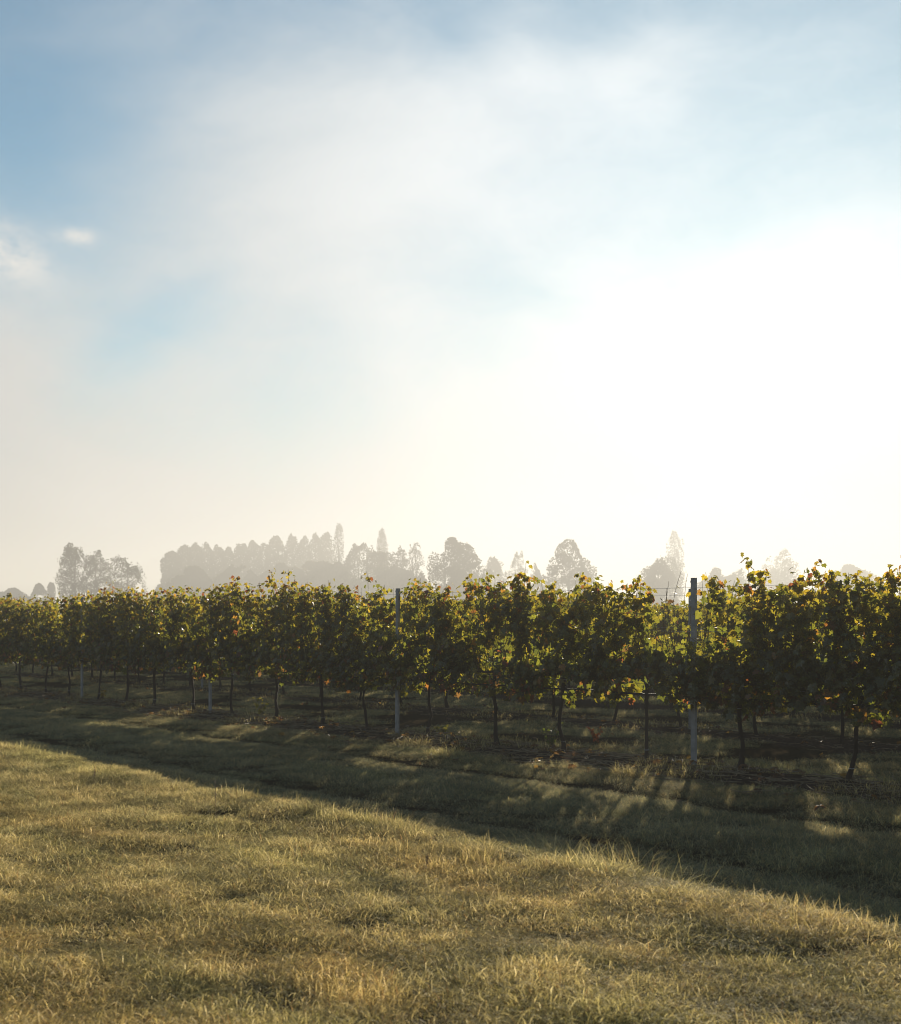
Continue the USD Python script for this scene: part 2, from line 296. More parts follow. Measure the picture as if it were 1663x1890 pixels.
def vine_data(rng, top, lush=1.0, thin=None, n_shoots=22, gap=.25, holes=(), upper=0.0):
    """trunk, cordon, shoots and leaves of one vine in row coordinates (x along the row, y towards the camera, z up)"""
    base = .80
    kx, ky = rng.normal(0, .035, 2)
    zs = np.array([-.12, .0, .12, .28, .45, .62, .76, .86])
    bend = np.cumsum(rng.normal(0, .019, (len(zs), 2)), 0) + np.outer(zs / .86, (kx, ky))
    bend -= bend[1]
    rad = np.array([.040, .029, .021, .018, .017, .018, .022, .019]) * rng.uniform(.85, 1.25)
    rad = rad * (1 + rng.normal(0, .10, len(zs)))
    trunk = [tube(np.column_stack([bend, zs]), rad, 8)]
    hx, hy = bend[-1]
    for sg in (-1, 1):
        cx = np.linspace(0, sg * VINE_GAP * .5, 6)
        c = np.column_stack([hx + cx, hy * (1 - abs(cx)) + rng.normal(0, .008, 6), .855 + .02 * np.sin(abs(cx) * 6 + rng.uniform(0, 6)) + rng.normal(0, .006, 6)])
        trunk.append(tube(c, np.linspace(.017, .010, 6), 6))
    shoots, pos, out, up = [], [], [], []
    xs = (np.arange(n_shoots) + rng.uniform(.2, .8, n_shoots)) / n_shoots * VINE_GAP - VINE_GAP / 2
    for x in xs:
        L = max(.35, (top - .88) * rng.uniform(.88, 1.0)); stray = rng.random() < .06; L *= 1.13 if stray else 1.0
        side = rng.choice((-1, 1)); lean = rng.normal(0, .09); flop = rng.uniform(0, 1) ** 2 * .30 * side
        if rng.random() < .20: L *= .55; flop = side * rng.uniform(.25, .42)      # shoots that hang out of the wires
        m = 10; u = np.linspace(0, 1, m)
        sx = hx + x + lean * u + .03 * np.sin(u * 5 + rng.uniform(0, 6)); sy = hy * .4 + side * .05 * np.sin(u * 3.0) + flop * u ** 1.8 + .02 * np.sin(u * 7 + rng.uniform(0, 6))
        sz = .86 + L * (u - .45 * abs(flop) * u ** 2.2)
        sp = np.column_stack([sx, sy, sz])
        shoots.append(tube(sp, np.linspace(.0052, .0018, m), 4))
        n = int(L / .0150 * lush)
        uu = rng.uniform(.02, 1.0, n) ** .9
        p = np.stack([np.interp(uu, u, sp[:, i]) for i in range(3)], 1)
        th = rng.uniform(0, 2 * np.pi, n); r = rng.uniform(.02, .17, n) * np.interp(uu, [0, .8, 1], [1, .9, .45])
        d = np.column_stack([np.cos(th) * .8, np.sin(th) * 1.2, rng.normal(.05, .4, n)])
        p = p + d * r[:, None]; pos.append(p); out.append(d); up.append(uu)
    # low hanging leaves round the fruit zone
    n = int(520 * lush); p = np.column_stack([rng.uniform(-.66, .66, n), rng.normal(0, .15, n), 1.12 - .42 * rng.random(n) ** 1.1])
    hang = np.sin(p[:, 0] * 5 + rng.uniform(0, 6)) * .5 + .5
    p[:, 2] -= .20 * hang * rng.random(n)
    pos.append(p); out.append(np.column_stack([rng.normal(0, .5, n), np.sign(p[:, 1]), rng.normal(0, .3, n)])); up.append(np.zeros(n))
    pos, out, up = np.vstack(pos), np.vstack(out), np.concatenate(up)
    keep = pos[:, 2] > .52
    if thin is not None:
        w = meshkit.noise(np.column_stack([(pos[:, 0] + thin) * 4.2, pos[:, 2] * 3.6, pos[:, 0] * 0 + thin * .37]), 21)
        keep &= (w > gap + upper * (pos[:, 2] > 1.2)) | (rng.random(len(pos)) < .22)
    for h0, h1, z0, z1 in holes: keep &= ~((pos[:, 0] > h0) & (pos[:, 0] < h1) & (pos[:, 2] > z0) & (pos[:, 2] < z1) & (rng.random(len(pos)) < .93))
    pos, out, up = pos[keep], out[keep], up[keep]; n = len(pos)
    nrm = unit(out * np.array([.5, 1.0, .5]) + np.array([0, 0, .45]) + rng.normal(0, .55, (n, 3)))
    tip = np.column_stack([rng.normal(0, .5, n), out[:, 1] * .4 + rng.normal(0, .25, n), rng.normal(-.75, .35, n)])
    size = rng.uniform(.056, .098, n) * np.interp(up, [0, .75, 1], [1, .95, .60])
    curl = rng.uniform(.3, 2.2, n)
    pts = leaf_points(pos, nrm, tip, size, curl)
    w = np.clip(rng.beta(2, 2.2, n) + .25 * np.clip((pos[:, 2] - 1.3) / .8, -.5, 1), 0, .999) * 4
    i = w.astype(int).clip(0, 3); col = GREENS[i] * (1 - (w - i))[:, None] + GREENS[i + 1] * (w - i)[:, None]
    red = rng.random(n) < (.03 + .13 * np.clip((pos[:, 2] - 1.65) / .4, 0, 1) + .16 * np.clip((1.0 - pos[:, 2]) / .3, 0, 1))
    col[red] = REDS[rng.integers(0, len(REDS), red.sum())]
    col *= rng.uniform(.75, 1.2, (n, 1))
    ties = (np.column_stack([bend[[2, 5]], zs[[2, 5]]]), rad[[2, 5]])
    return join(trunk), shoots, pts, col, pos, ties
def leaf_mesh(pts, col):
    n, k = pts.shape[:2]
    f = (LEAF_F[None] + (np.arange(n) * k)[:, None, None]).reshape(-1, 3)
    return pts.reshape(-1, 3), f, np.repeat(col, k, 0)

# heights of the front row's tops, read along the photograph: (column, line)
TOPS = [(-60, 1098), (0, 1098), (60, 1104), (150, 1087), (270, 1086), (390, 1078), (440, 1074), (530, 1072), (640, 1070), (720, 1074), (800, 1079), (850, 1076), (905, 1058), (955, 1050), (1000, 1066), (1060, 1072), (1110, 1074), (1150, 1077), (1205, 1056), (1260, 1054), (1340, 1060), (1450, 1052), (1560, 1050), (1663, 1046)]
def top_at(t):
    px = float(column_of(np.array(t), np.array(0.0))); b = 1141 + (px + 1165) * .1162
    y = np.interp(px, *zip(*TOPS))
    return CAMH + (1141 - y) * CAMH / (b - 1141)
front_cols = [1193, 1041, 918, 790, 679, 595, 509, 429, 358, 284, 232, 180, 127, 85, 40, 2]
front_t = sorted([at(c, 0.0) for c in front_cols])
t0, t1 = front_t[0], front_t[-1]
left_out = [t0 - VINE_GAP * k for k in range(4, 0, -1)]
right_more = [t1 + VINE_GAP * k for k in range(1, 9)]
POST_T = [at(153, 0), at(390, 0), at(733, 0), at(1276, 0)]
POST_NAME = ['leftmost post', 'second post', 'middle post', 'rightmost post']
ORD = ['first', 'second', 'third', 'fourth', 'fifth', 'sixth', 'seventh']
def front_label(t):
    px = float(column_of(np.array(t), np.array(0.0)))
    if px < -15 or px > 1640: return None
    j = sum(p < t for p in POST_T) - 1
    if j < 0:
        n = sum(t < q < POST_T[0] for q in front_t) + 1
        return f"front row grapevine, {ORD[n-1]} trunk left of the {POST_NAME[0]}"
    n = sum(POST_T[j] < q < t for q in front_t + right_more) + 1
    look = {(2, 2): 'leafier on top, '}.get((j, n), '')
    return f"front row grapevine, {look}{ORD[n-1]} trunk right of the {POST_NAME[j]}"
LEAF_PARTS = 300
HOLES = [(at(1005, 5.3) - .7127 * 5.3, at(1240, 5.3) - .7127 * 5.3, 1.20, 2.10)]      # thin places in the leaf wall: (from, to) along the row, (from, to) in height
for px_, py_ in ((560, 1450), (690, 1512), (1020, 1466), (942, 1470), (800, 1510), (1120, 1500)):      # small sunlit patches on the track
    D_ = CAMH * FPX / (py_ - 1141); u_ = (px_ - 633) / FPX; t_, s_ = (AX * u_ + AY) * D_, S_CAM + (NX * u_ + NY) * D_
    HOLES.append((t_ - .7127 * s_ - .17, t_ - .7127 * s_ + .17, .272 * s_ - .13, .272 * s_ + .17))
rng = np.random.default_rng(77)
def build_front(t):
    p0 = world(np.array(t), np.array(0.0))
    v = thing('grapevine', p0, ROW_ANGLE)
    px = float(column_of(np.array(t), np.array(0.0)))
    trunk, shoots, pts, col, pos, ties = vine_data(rng, top_at(t), rng.uniform(.88, 1.15), t, holes=[(a - t, b - t, c, d) for a, b, c, d in HOLES])
    flip = np.array([1, -1, 1.0])           # local y of the Xform points away from the camera
    def loc(a): return a * flip
    lab = front_label(t)
    obj('trunk', (loc(trunk[0]), trunk[1][:, ::-1]), BARK, v, smooth=True)
    if lab:
        for (tv, tr) in [(ties[0][rng.integers(0, 2)], ties[1][1])]:
            a = np.linspace(0, 2 * np.pi, 9)
            obj('trunk_tie', tube(loc(tv + np.column_stack([np.cos(a), np.sin(a), 0 * a]) * (tr + .004)), .0035, 4), TIE, v)
        for sh in shoots: obj('shoot', (loc(sh[0]), sh[1]), CANE, v)
    else:
        obj('shoot', join([(loc(s[0]), s[1]) for s in shoots]), CANE, v)
    n_big = LEAF_PARTS if lab and px > 360 else 0
    # the leaves one can pick out: nearest the camera and along the sunlit top
    order = np.argsort(-(pos[:, 1] + .35 * np.clip(pos[:, 2] - 1.2, 0, 1)))
    big, rest = order[:n_big], order[n_big:]
    vp = str(v.GetPath())
    for i, q in enumerate(big):
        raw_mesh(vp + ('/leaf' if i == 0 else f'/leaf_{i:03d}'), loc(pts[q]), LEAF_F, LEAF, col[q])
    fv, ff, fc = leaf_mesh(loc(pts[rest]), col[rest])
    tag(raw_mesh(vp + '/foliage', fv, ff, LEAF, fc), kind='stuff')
    if lab: tag(v, lab, 'grapevine', 'grapevines of the front row')
    elif px < 0: tag(v, 'front row grapevine standing beyond the left edge of the picture', 'grapevine', 'front row vines past the left edge')
    else: tag(v, 'front row grapevine standing beyond the right edge of the picture', 'grapevine', 'front row vines past the right edge')
for t in left_out + front_t + right_more: build_front(t)

# vines of the rows behind: four built once, the others refer to them
protos = []
for k in range(6):
    path = f'/World/back_row_vine_{k:03d}'
    stage.CreateClassPrim(path)
    trunk, shoots, pts, col, pos, ties = vine_data(np.random.default_rng(500 + k), (1.93 + .04 * (k - 2)) if k < 5 else 1.70, .95 if k < 5 else .22, 40.0 + 7.3 * k, gap=.27, upper=.09)
    pr = stage.GetPrimAtPath(path); m_ = np.array([1, -1, 1.0])
    obj('trunk', (trunk[0] * m_, trunk[1][:, ::-1]), BARK, pr, smooth=True)
    fv, ff, fc = leaf_mesh(pts * m_, col)
    tag(raw_mesh(path + '/foliage', fv, ff, LEAF, fc), kind='stuff')
    obj('shoot', join([(s[0] * m_, s[1]) for s in shoots]), CANE, pr)
    protos.append(path)
prng = random.Random(5)
taken = set()
def second_label(t):
    """which gap of the front row shows this vine of the second row"""
    px = float(column_of(np.array(t), np.array(-ROW_GAP)))
    if not 0 < px < 1640: return None
    cols = [(float(column_of(np.array(q), np.array(0.0))), front_label(q)) for q in front_t + right_more]
    near = sorted(((abs(c - px), c, l) for c, l in cols if l))
    for gap_, c, l in near[:4]:
        lab = f"second row vine {'left' if px < c else 'right'} of the front row's " + l.split(', ')[-1].replace('grapevine ', '')
        if gap_ < 14: lab = "second row vine behind the front row's " + l.split(', ')[-1]
        if lab not in taken: taken.add(lab); return lab
second0 = at(1133, -ROW_GAP)
WEAK = [at(795, 1.0) - .7117 * 4.6, at(455, .9) - .7117 * 4.5, at(300, 1.2) - .7117 * 4.8, at(1100, 1.2) - .7117 * 4.8]      # sparse vines that let the sun through to the track
ROW_WORD = {1: 'second', 2: 'third'}
for k in (1, 2):
    s = -ROW_GAP * k
    lo, hi = at(-40, s) - 2.5, at(1663, s) + 2.5
    t = second0 + (0 if k == 1 else .5) - VINE_GAP * 1.04 * 40
    while t < hi:
        if t > lo:
            weak = k == 1 and any(abs(t - w) < .62 for w in WEAK)
            x = copy_of(protos[5 if weak else prng.randrange(5)], 'grapevine', world(np.array(t), np.array(s)), ROW_ANGLE + (math.pi if prng.random() < .5 else 0), (1, 1, prng.uniform(.95, 1.05)))
            lab = f"grapevine of the {ROW_WORD[k]} row, its trunk glimpsed under the front row's leaves"
            if k == 1: lab = second_label(t) or lab
            tag(x, lab, 'grapevine', f'grapevines of the {ROW_WORD[k]} row'); t += VINE_GAP * 1.04; continue
            tag(x, f"grapevine of the {ROW_WORD[k]} row, its trunk glimpsed under the front row's leaves", 'grapevine', f'grapevines of the {ROW_WORD[k]} row')
        t += VINE_GAP * 1.04
def quat(a): return Gf.Quath(float(math.cos(a / 2)), 0, 0, float(math.sin(a / 2)))
def instancer(name, targets, pos, ang, scl, idx, kind='stuff'):
    pi = UsdGeom.PointInstancer.Define(stage, f'/World/{name}')
    pi.CreatePositionsAttr(Vt.Vec3fArray.FromNumpy(np.ascontiguousarray(pos, np.float32)))
    pi.CreateOrientationsAttr([quat(a) for a in ang])
    pi.CreateScalesAttr(Vt.Vec3fArray.FromNumpy(np.ascontiguousarray(scl, np.float32)))
    pi.CreateProtoIndicesAttr(Vt.IntArray.FromNumpy(np.ascontiguousarray(idx, np.int32)))
    pi.CreatePrototypesRel().SetTargets([Sdf.Path(x) for x in targets])
    return tag(pi, kind=kind)
# the rows farther back read as one mass
pos_, ang_, idx_ = [], [], []
for k in range(3, 15):
    s = -ROW_GAP * k
    for t in np.arange(at(-40, s) - 2, at(1663, s) + 3, VINE_GAP * 1.04):
        pos_.append(world(np.array(t), np.array(s))); ang_.append(ROW_ANGLE + prng.choice((0, math.pi))); idx_.append(prng.randrange(3))
far = UsdGeom.PointInstancer.Define(stage, '/World/vineyard')
fp = []
for k in range(3):
    x = UsdGeom.Xform.Define(stage, f'/World/vineyard/vine_{k:03d}'); x.GetPrim().GetReferences().AddInternalReference(protos[k]); fp.append(str(x.GetPath()))
instancer('vineyard', fp, pos_, ang_, np.ones((len(pos_), 3)), idx_)
tag(far, 'rows of grapevines receding behind the first three rows as one leafy mass', 'vineyard')

# ------------------------------------------------------------------ posts, wires and hoses of the trellis
def post_mesh(h=1.90):
    """folded steel channel with pressed lips and wire hooks"""
    from shapely.geometry import Polygon
    w, d, g = .027, .030, .0035
    out = [(-w, -d / 2), (w, -d / 2), (w, d / 2), (w - .010, d / 2), (w - .010, d / 2 - g), (w - g, d / 2 - g), (w - g, -d / 2 + g), (.006, -d / 2 + g), (.004, -d / 2 + .010), (-.004, -d / 2 + .010), (-.006, -d / 2 + g),
           (-w + g, -d / 2 + g), (-w + g, d / 2 - g), (-w + .010, d / 2 - g), (-w + .010, d / 2), (-w, d / 2)]
    m = trimesh.creation.extrude_polygon(Polygon(out), h + .35, engine='earcut'); m.apply_translation([0, 0, -.35])
    return np.array(m.vertices), np.array(m.faces)
def add_post(t, s, label, cat='post', group=None, h=1.90, lean=(0, 0)):
    x = thing('trellis_post', world(np.array(t), np.array(s)), ROW_ANGLE)
    v, f = post_mesh(h); v = v + np.outer(v[:, 2], (lean[0], lean[1], 0))
    obj('channel', (v, f), STEEL, x)
    for z in (.86, 1.12, 1.42, 1.66, 1.86):
        hk = [tube(np.array([(sg * .027, -.006, z - .012), (sg * .036, -.010, z - .004), (sg * .036, -.012, z + .012)]) + (lean[0] * z, lean[1] * z, 0), .003, 5) for sg in (-1, 1)]
        for q in hk: obj('wire_hook', q, STEEL, x)
    tag(x, label, cat, group)
add_post(POST_T[0], .02, 'grey steel trellis post, leftmost, its lower half bare under the leaves', lean=(.004, 0))
add_post(POST_T[1], .02, 'grey steel trellis post, second from the left, topped by black hose', lean=(.004, 0))
add_post(at(733, .07), .07, 'tall grey steel trellis post at the middle, its top showing among the leaves', lean=(.004, .004))
add_post(POST_T[3], -.04, 'grey steel trellis post nearest the camera, rightmost in the front row')
for c, name in ((373, 'grey steel post of the second row seen between two front row trunks'), (1275, 'grey steel post of the second row at the right')):
    add_post(at(c, -ROW_GAP), -ROW_GAP, name)

def line_along(s, z, lo, hi, sag, seed, step=1.15, dy=0.0):
    t = np.arange(lo, hi, step / 3); r = np.random.default_rng(seed)
    zz = z + sag * np.sin((t - lo) / step * np.pi) ** 2 * -1 + np.interp(t, t[::3], r.normal(0, .35 * sag + .001, len(t[::3])))
    return world(t, s + dy + 0 * t, zz + ground_z(t, s + 0 * t) * 0)
for k in (0, 1, 2):
    s = -ROW_GAP * k; lo, hi = at(-40, s) - 3, at(1663, s) + 4; row = {0: 'front', 1: 'second', 2: 'third'}[k]
    tag(obj('drip_hose', tube(line_along(s, .765, lo, hi, .012, 3 + k, dy=.035), .0105, 6), HOSE, smooth=True), f'black drip irrigation hose slung along the {row} row below the leaves', 'hose')
    if k < 2:
        for z, word in ((.87, 'lowest steel wire carrying the vine arms'), (1.42, 'middle steel trellis wire among the leaves'), (1.86, 'top steel trellis wire near the leaf tips')):
            tag(obj('trellis_wire', tube(line_along(s, z, lo, hi, .004, 9 + k, 4.6, dy=.03 if z < 1.5 else .02), .0022 if z < 1.6 else .0018, 5), WIRE), f'{word} of the {row} row', 'wire')

# ------------------------------------------------------------------ grass
STRAW = np.array([(.64, .54, .28), (.56, .475, .24), (.48, .41, .20), (.72, .63, .40)])
PALE = np.array([(.20, .215, .145), (.255, .265, .19), (.16, .18, .105), (.30, .295, .215)])
GREEN = np.array([(.28, .25, .095), (.35, .305, .125), (.40, .35, .16), (.19, .18, .065)])
RUST = np.array([(.30, .20, .09), (.25, .16, .08)])
def blades(rng, n, radius, h, width, straw, bend, wind=(0, 0), dome=.25, green=None):
    green = GREEN if green is None else green
    r = radius * np.sqrt(rng.random(n)); a = rng.uniform(0, 2 * np.pi, n)
    root = np.column_stack([r * np.cos(a), r * np.sin(a), np.full(n, -.012)])
    L = rng.uniform(*h, n) * (1 - dome * (r / radius) ** 2); th = rng.uniform(0, 2 * np.pi, n)
    d = unit(np.column_stack([np.cos(th) + wind[0], np.sin(th) + wind[1]])); d = np.column_stack([d, np.zeros(n)])
    b = rng.uniform(*bend, n); w = rng.uniform(*width, n)
    u = np.array([0, .28, .52, .76, 1.0]); tw = rng.normal(0, .5, n)
    side = np.column_stack([-d[:, 1] * np.cos(tw) , d[:, 0] * np.cos(tw), np.sin(tw) * .5])
    ang = b[:, None] * (u[None] ** 1.3) + rng.uniform(.05, .35, n)[:, None]        # angle from the vertical along the blade
    du = np.diff(u, prepend=0)[None]
    hor = np.cumsum(np.sin(ang) * du, 1) * L[:, None]; ver = np.cumsum(np.cos(ang) * du, 1) * L[:, None]
    ver = np.maximum(ver, .006)
    c = root[:, None] + hor[..., None] * d[:, None] + ver[..., None] * np.array([0, 0, 1.0])
    ww = w[:, None] * np.array([.8, 1, .85, .55, .0])[None] * .5
    lft, rgt = c - ww[..., None] * side[:, None], c + ww[..., None] * side[:, None]
    v = np.concatenate([lft[:, :4], rgt[:, :4], c[:, 4:]], 1)                          # 9 points a blade
    f = np.array([(i, 4 + i, 5 + i) for i in range(3)] + [(i, 5 + i, i + 1) for i in range(3)] + [(3, 7, 8)])
    f = (f[None] + (np.arange(n) * 9)[:, None, None]).reshape(-1, 3)
    pick = rng.random(n); col = np.where((pick < straw)[:, None], STRAW[rng.integers(0, 4, n)], green[rng.integers(0, 4, n)])
    rust = rng.random(n) < .07; col[rust] = RUST[rng.integers(0, 2, rust.sum())]
    col = col * rng.uniform(.7, 1.2, (n, 1))
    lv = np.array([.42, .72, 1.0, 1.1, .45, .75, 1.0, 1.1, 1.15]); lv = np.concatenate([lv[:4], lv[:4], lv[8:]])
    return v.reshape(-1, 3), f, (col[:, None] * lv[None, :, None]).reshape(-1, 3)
grng = np.random.default_rng(42)
kinds = []       # (first prototype, how many)
gp = UsdGeom.PointInstancer.Define(stage, '/World/grass')
targets = []
def add_kind(count, *a, **k):
    first = len(targets)
    for _ in range(count):
        v, f, c = blades(grng, *a, **k)
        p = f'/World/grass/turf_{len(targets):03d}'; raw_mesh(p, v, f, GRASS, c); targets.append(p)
    return first, count
FIELD = add_kind(10, 620, .14, (.04, .115), (.0013, .0028), .86, (1.1, 3.2), (.0, .0), .55)
FIELD2 = add_kind(4, 520, .17, (.03, .085), (.0015, .0030), .66, (.9, 3.0), (.0, .0), .4)
FRINGE = add_kind(4, 160, .12, (.08, .19), (.0014, .0028), .85, (.3, 2.4), (.0, .0), .3)
SHORT = add_kind(6, 900, .27, (.04, .12), (.0014, .0028), .30, (.8, 2.9), (.0, .0), .3, PALE)
SPARSE = add_kind(3, 150, .26, (.05, .14), (.0022, .004), .55, (.3, 2.0))
TALLS = add_kind(3, 520, .20, (.22, .40), (.0024, .0042), .66, (.7, 2.6), (-.2, .2))
GP, GA, GS, GI = [], [], [], []
def scatter(kind, lo_s, hi_s, step, scale, keep=None, height=(.8, 1.25), dens=None):
    """tufts over the strip lo_s..hi_s, as far as the camera could see them"""
    s = lo_s
    while s < hi_s:
        d = S_CAM - s
        a, b = at(-60, s) - .6, at(1720, s) + .6
        if d < .6: s += step; continue
        t = np.arange(a, b, step); t = t + grng.uniform(-.5, .5, len(t)) * step; ss = s + grng.uniform(-.5, .5, len(t)) * step
        m = np.ones(len(t), bool) if keep is None else keep(t, ss)
        t, ss = t[m], ss[m]
        if len(t):
            GP.append(world(t, ss)); n = len(t)
            GA.append(grng.uniform(-3.14, 3.14, n)); q = grng.uniform(*height, n) * (1 if dens is None else dens(t, ss)); x = scale * grng.uniform(.85, 1.15, n)
            GS.append(np.column_stack([x, x, q])); GI.append(kind[0] + grng.integers(0, kind[1], n))
        s += step
def nz(t, s, sc, seed): return meshkit.fbm(np.stack([t * sc, s * sc, t * 0], -1), 3, seed)
def rut(s): return np.exp(-((s - 1.70) / .26) ** 2) + np.exp(-((s - 3.75) / .28) ** 2)
scatter(FIELD, 5.7, 9.8, .112, 1.05, lambda t, s: nz(t, s, 2.6, 6) + .45 * (grng.random(len(t)) - .5) > .36, (.5, 1.3), lambda t, s: .20 + 1.55 * nz(t, s, 4.5, 8))
scatter(FRINGE, 5.85, 6.6, .13, 1.0, lambda t, s: nz(t, s, 1.7, 33) > .52, (.35, .85))
scatter(FIELD2, 5.4, 9.8, .14, 1.1, lambda t, s: nz(t, s, 3.2, 51) > .30, (.5, 1.2))
scatter(SHORT, .72, 5.9, .19, 1.0, lambda t, s: (grng.random(len(t)) >.86 * rut(s)) & (nz(t, s, 1.0, 9) + .15 * (s > .9) > .30), (.6, 1.2), lambda t, s: .5 + .9 * nz(t, s, .9, 12) - .35 * rut(s))
scatter(SPARSE, -.75, .75, .30, 1.0, lambda t, s: nz(t, s, 1.2, 14) > .56)
for k in range(1, 7):
    c = -ROW_GAP * (k - .5)
    scatter(SHORT, c - 1.15, c + 1.15, .21 + .03 * k, 1.0 + .1 * k, lambda t, s: nz(t, s, .9, 31) > .50, (.5, 1.3))
    scatter(SPARSE, c - 2.4, c - 1.2, .34 + .03 * k, 1.1, lambda t, s: nz(t, s, 1.2, 14) > .52)
instancer('grass', targets, np.vstack(GP), np.concatenate(GA), np.vstack(GS), np.concatenate(GI))
tag(gp, 'dewy straw coloured and green grass covering the field and the track', 'grass')

# tall arching clumps along the edge of the track
tall = [UsdGeom.Xform.Define(stage, '/World/grass_clump_kinds')] if False else None
def clump(px, s, r, h, n, seed, label, group=None):
    t = at(px, s); x = thing('grass_clump', world(np.array(t), np.array(s)))
    v, f, c = blades(np.random.default_rng(seed), n, r, h, (.0024, .0042), .75, (.8, 2.7), (-.3, .2))
    raw_mesh(str(x.GetPath()) + '/blades', v, f, GRASS, c)
    tag(x, label, 'grass clump', group)
clump(1012, 5.0, .34, (.28, .46), 900, 1, 'tall arching sunlit grass clump at the shadow edge, leftmost of the big ones')
clump(1090, 5.1, .42, (.32, .54), 1300, 2, 'largest tall arching grass clump at the shadow edge on the right')
clump(1165, 5.15, .40, (.30, .52), 1100, 3, 'tall arching grass clump at the shadow edge, right of the largest one')
clump(1228, 5.25, .30, (.24, .42), 800, 4, 'lower grass clump at the shadow edge by the right side of the track')
clump(765, .62, .22, (.16, .28), 500, 5, 'sunlit pale grass clump in front of the soil strip, right of the middle post')
clump(822, 1.0, .24, (.12, .22), 500, 6, 'low sunlit grass clump on the track edge right of the middle post')
clump(1125, -.95, .24, (.12, .26), 500, 7, 'sunlit grass clump behind the front row between its last two trunks')
clump(733, .10, .12, (.10, .2), 220, 8, 'small green grass tuft at the foot of the middle post')
clump(1160, .9, .2, (.14, .26), 380, 9, 'grass clump with long bent blades in front of the rightmost trunk')

# dry stalks standing out of the field
def stalk(px, py, h, seed, label, seedhead=True):
    r = np.random.default_rng(seed); D = (CAMH - .40) * FPX / (py - 1141); x0 = (px - 633) / FPX * D
    t, s = AX * x0 + AY * D, S_CAM + NX * x0 + NY * D
    x = thing('weed_stalk', world(np.array(t), np.array(s)))
    z = np.linspace(-.03, h, 7); c = np.column_stack([np.cumsum(r.normal(0, .003, 7)), np.cumsum(r.normal(0, .003, 7)), z])
    obj('stem', tube(c, np.linspace(.0018, .0009, 7), 5), STALK, x)
    if seedhead:
        hd = []
        for q in np.linspace(.55, 1.0, 14):
            p = np.array([np.interp(q * h, z, c[:, i]) for i in range(3)]); a = r.uniform(0, 6.28)
            hd.append(tube([p, p + np.array([math.cos(a) * .010, math.sin(a) * .010, .012])], [.0022, .0008], 5))
        obj('seed_head', join(hd), STALK, x)
    tag(x, label, 'weed')
stalk(397, 1502, .21, 1, 'tallest dry brown weed stalk, standing in the sunlit grass below the second post')
stalk(175, 1440, .12, 2, 'short dry weed stalk in the sunlit grass at the left, near the shadow edge')
stalk(204, 1424, .10, 3, 'small green weed stalk right beside the shadow edge at the left', False)
0 and stalk(167, 1580, .10, 4, 'low dry stalk in the left foreground grass')
stalk(789, 1596, .07, 5, 'short brown stalk in the middle of the sunlit field')

# weeds below the vines
def weed(px, s, h, seed, label, tint):
    r = np.random.default_rng(seed); x = thing('weed_plant', world(np.array(at(px, s)), np.array(s)))
    st, lp, ln, lt, sz = [], [], [], [], []
    for k in range(7):
        a = r.uniform(0, 6.28); u = np.linspace(0, 1, 5); L = h * r.uniform(.7, 1.1)
        c = np.column_stack([np.cos(a) * u ** 1.6 * L * .45, np.sin(a) * u ** 1.6 * L * .45, u * L - .02]); st.append(tube(c, np.linspace(.003, .0015, 5), 4))
        for q in r.uniform(.25, 1, 7):
            p = np.array([np.interp(q, u, c[:, i]) for i in range(3)]); d = r.normal(0, 1, 3)
            lp.append(p + d * .012); ln.append(d * .6 + (0, 0, .8)); lt.append(r.normal(0, 1, 3)); sz.append(r.uniform(.025, .05))
    obj('stems', join(st), STALK, x)
    pts = leaf_points(np.array(lp), np.array(ln), np.array(lt), np.array(sz), np.ones(len(sz)))
    fv, ff, fc = leaf_mesh(pts, np.array(tint) * r.uniform(.6, 1.3, (len(sz), 1)))
    raw_mesh(str(x.GetPath()) + '/leaves', fv, ff, LEAF, fc)
    tag(x, label, 'weed')
weed(1100, -1.7, .22, 1, 'reddish weed between the two rightmost trunks, behind the front row', (.22, .08, .04))
weed(1018, -.25, .34, 2, 'green sucker shoot low between the second and third front row trunks from the right', (.05, .07, .02))
weed(815, -.4, .16, 3, 'small bright weed in the shade right of the middle post', (.13, .13, .03))
weed(482, -.3, .30, 4, 'yellow green sucker leaves hanging low between trunks right of the second post', (.17, .16, .02))
weed(190, -.2, .25, 5, 'yellowish weed beside the leftmost steel post', (.15, .12, .02))

# straw, prunings and fallen leaves on the soil strips
def litter():
    r = np.random.default_rng(9); st = []
    for _ in range(2600):
        k = r.choice([0, 0, 0, 1]); s = -ROW_GAP * k + r.normal(.15, .42); lo, hi = at(-20, s), at(1663, s); t = r.uniform(lo, hi); p = world(np.array(t), np.array(s))
        a = r.uniform(0, np.pi); L = r.uniform(.08, .38); u = np.linspace(-.5, .5, 4)
        c = np.column_stack([p[0] + np.cos(a) * u * L, p[1] + np.sin(a) * u * L + .03 * (u ** 2) * r.normal(), p[2] + .012 + r.uniform(0, .03) + .04 * L * np.abs(u) * r.uniform(-1, 3)])
        st.append(tube(c, r.uniform(.0018, .0045), 4))
    return join(st)
STRAWM = plain('straw', (.22, .165, .10), .8, 0, .4, 6)
tag(obj('straw_litter', litter(), STRAWM), 'dry straw and prunings strewn on the soil strip below the vines', 'litter', None, 'stuff')
r = np.random.default_rng(19); n = 700
ls = np.where(r.random(n) < .7, 0, -ROW_GAP) + r.normal(.15, .55, n); lt_ = np.array([r.uniform(at(-20, q), at(1663, q)) for q in ls])
lp_ = world(lt_, ls); lp_[:, 2] += r.uniform(.015, .05, n)
pts = leaf_points(lp_, np.column_stack([r.normal(0, .4, (n, 2)), np.ones(n)]), np.column_stack([r.normal(0, 1, (n, 2)), r.normal(0, .2, n)]), r.uniform(.05, .09, n), r.uniform(1, 3.5, n))
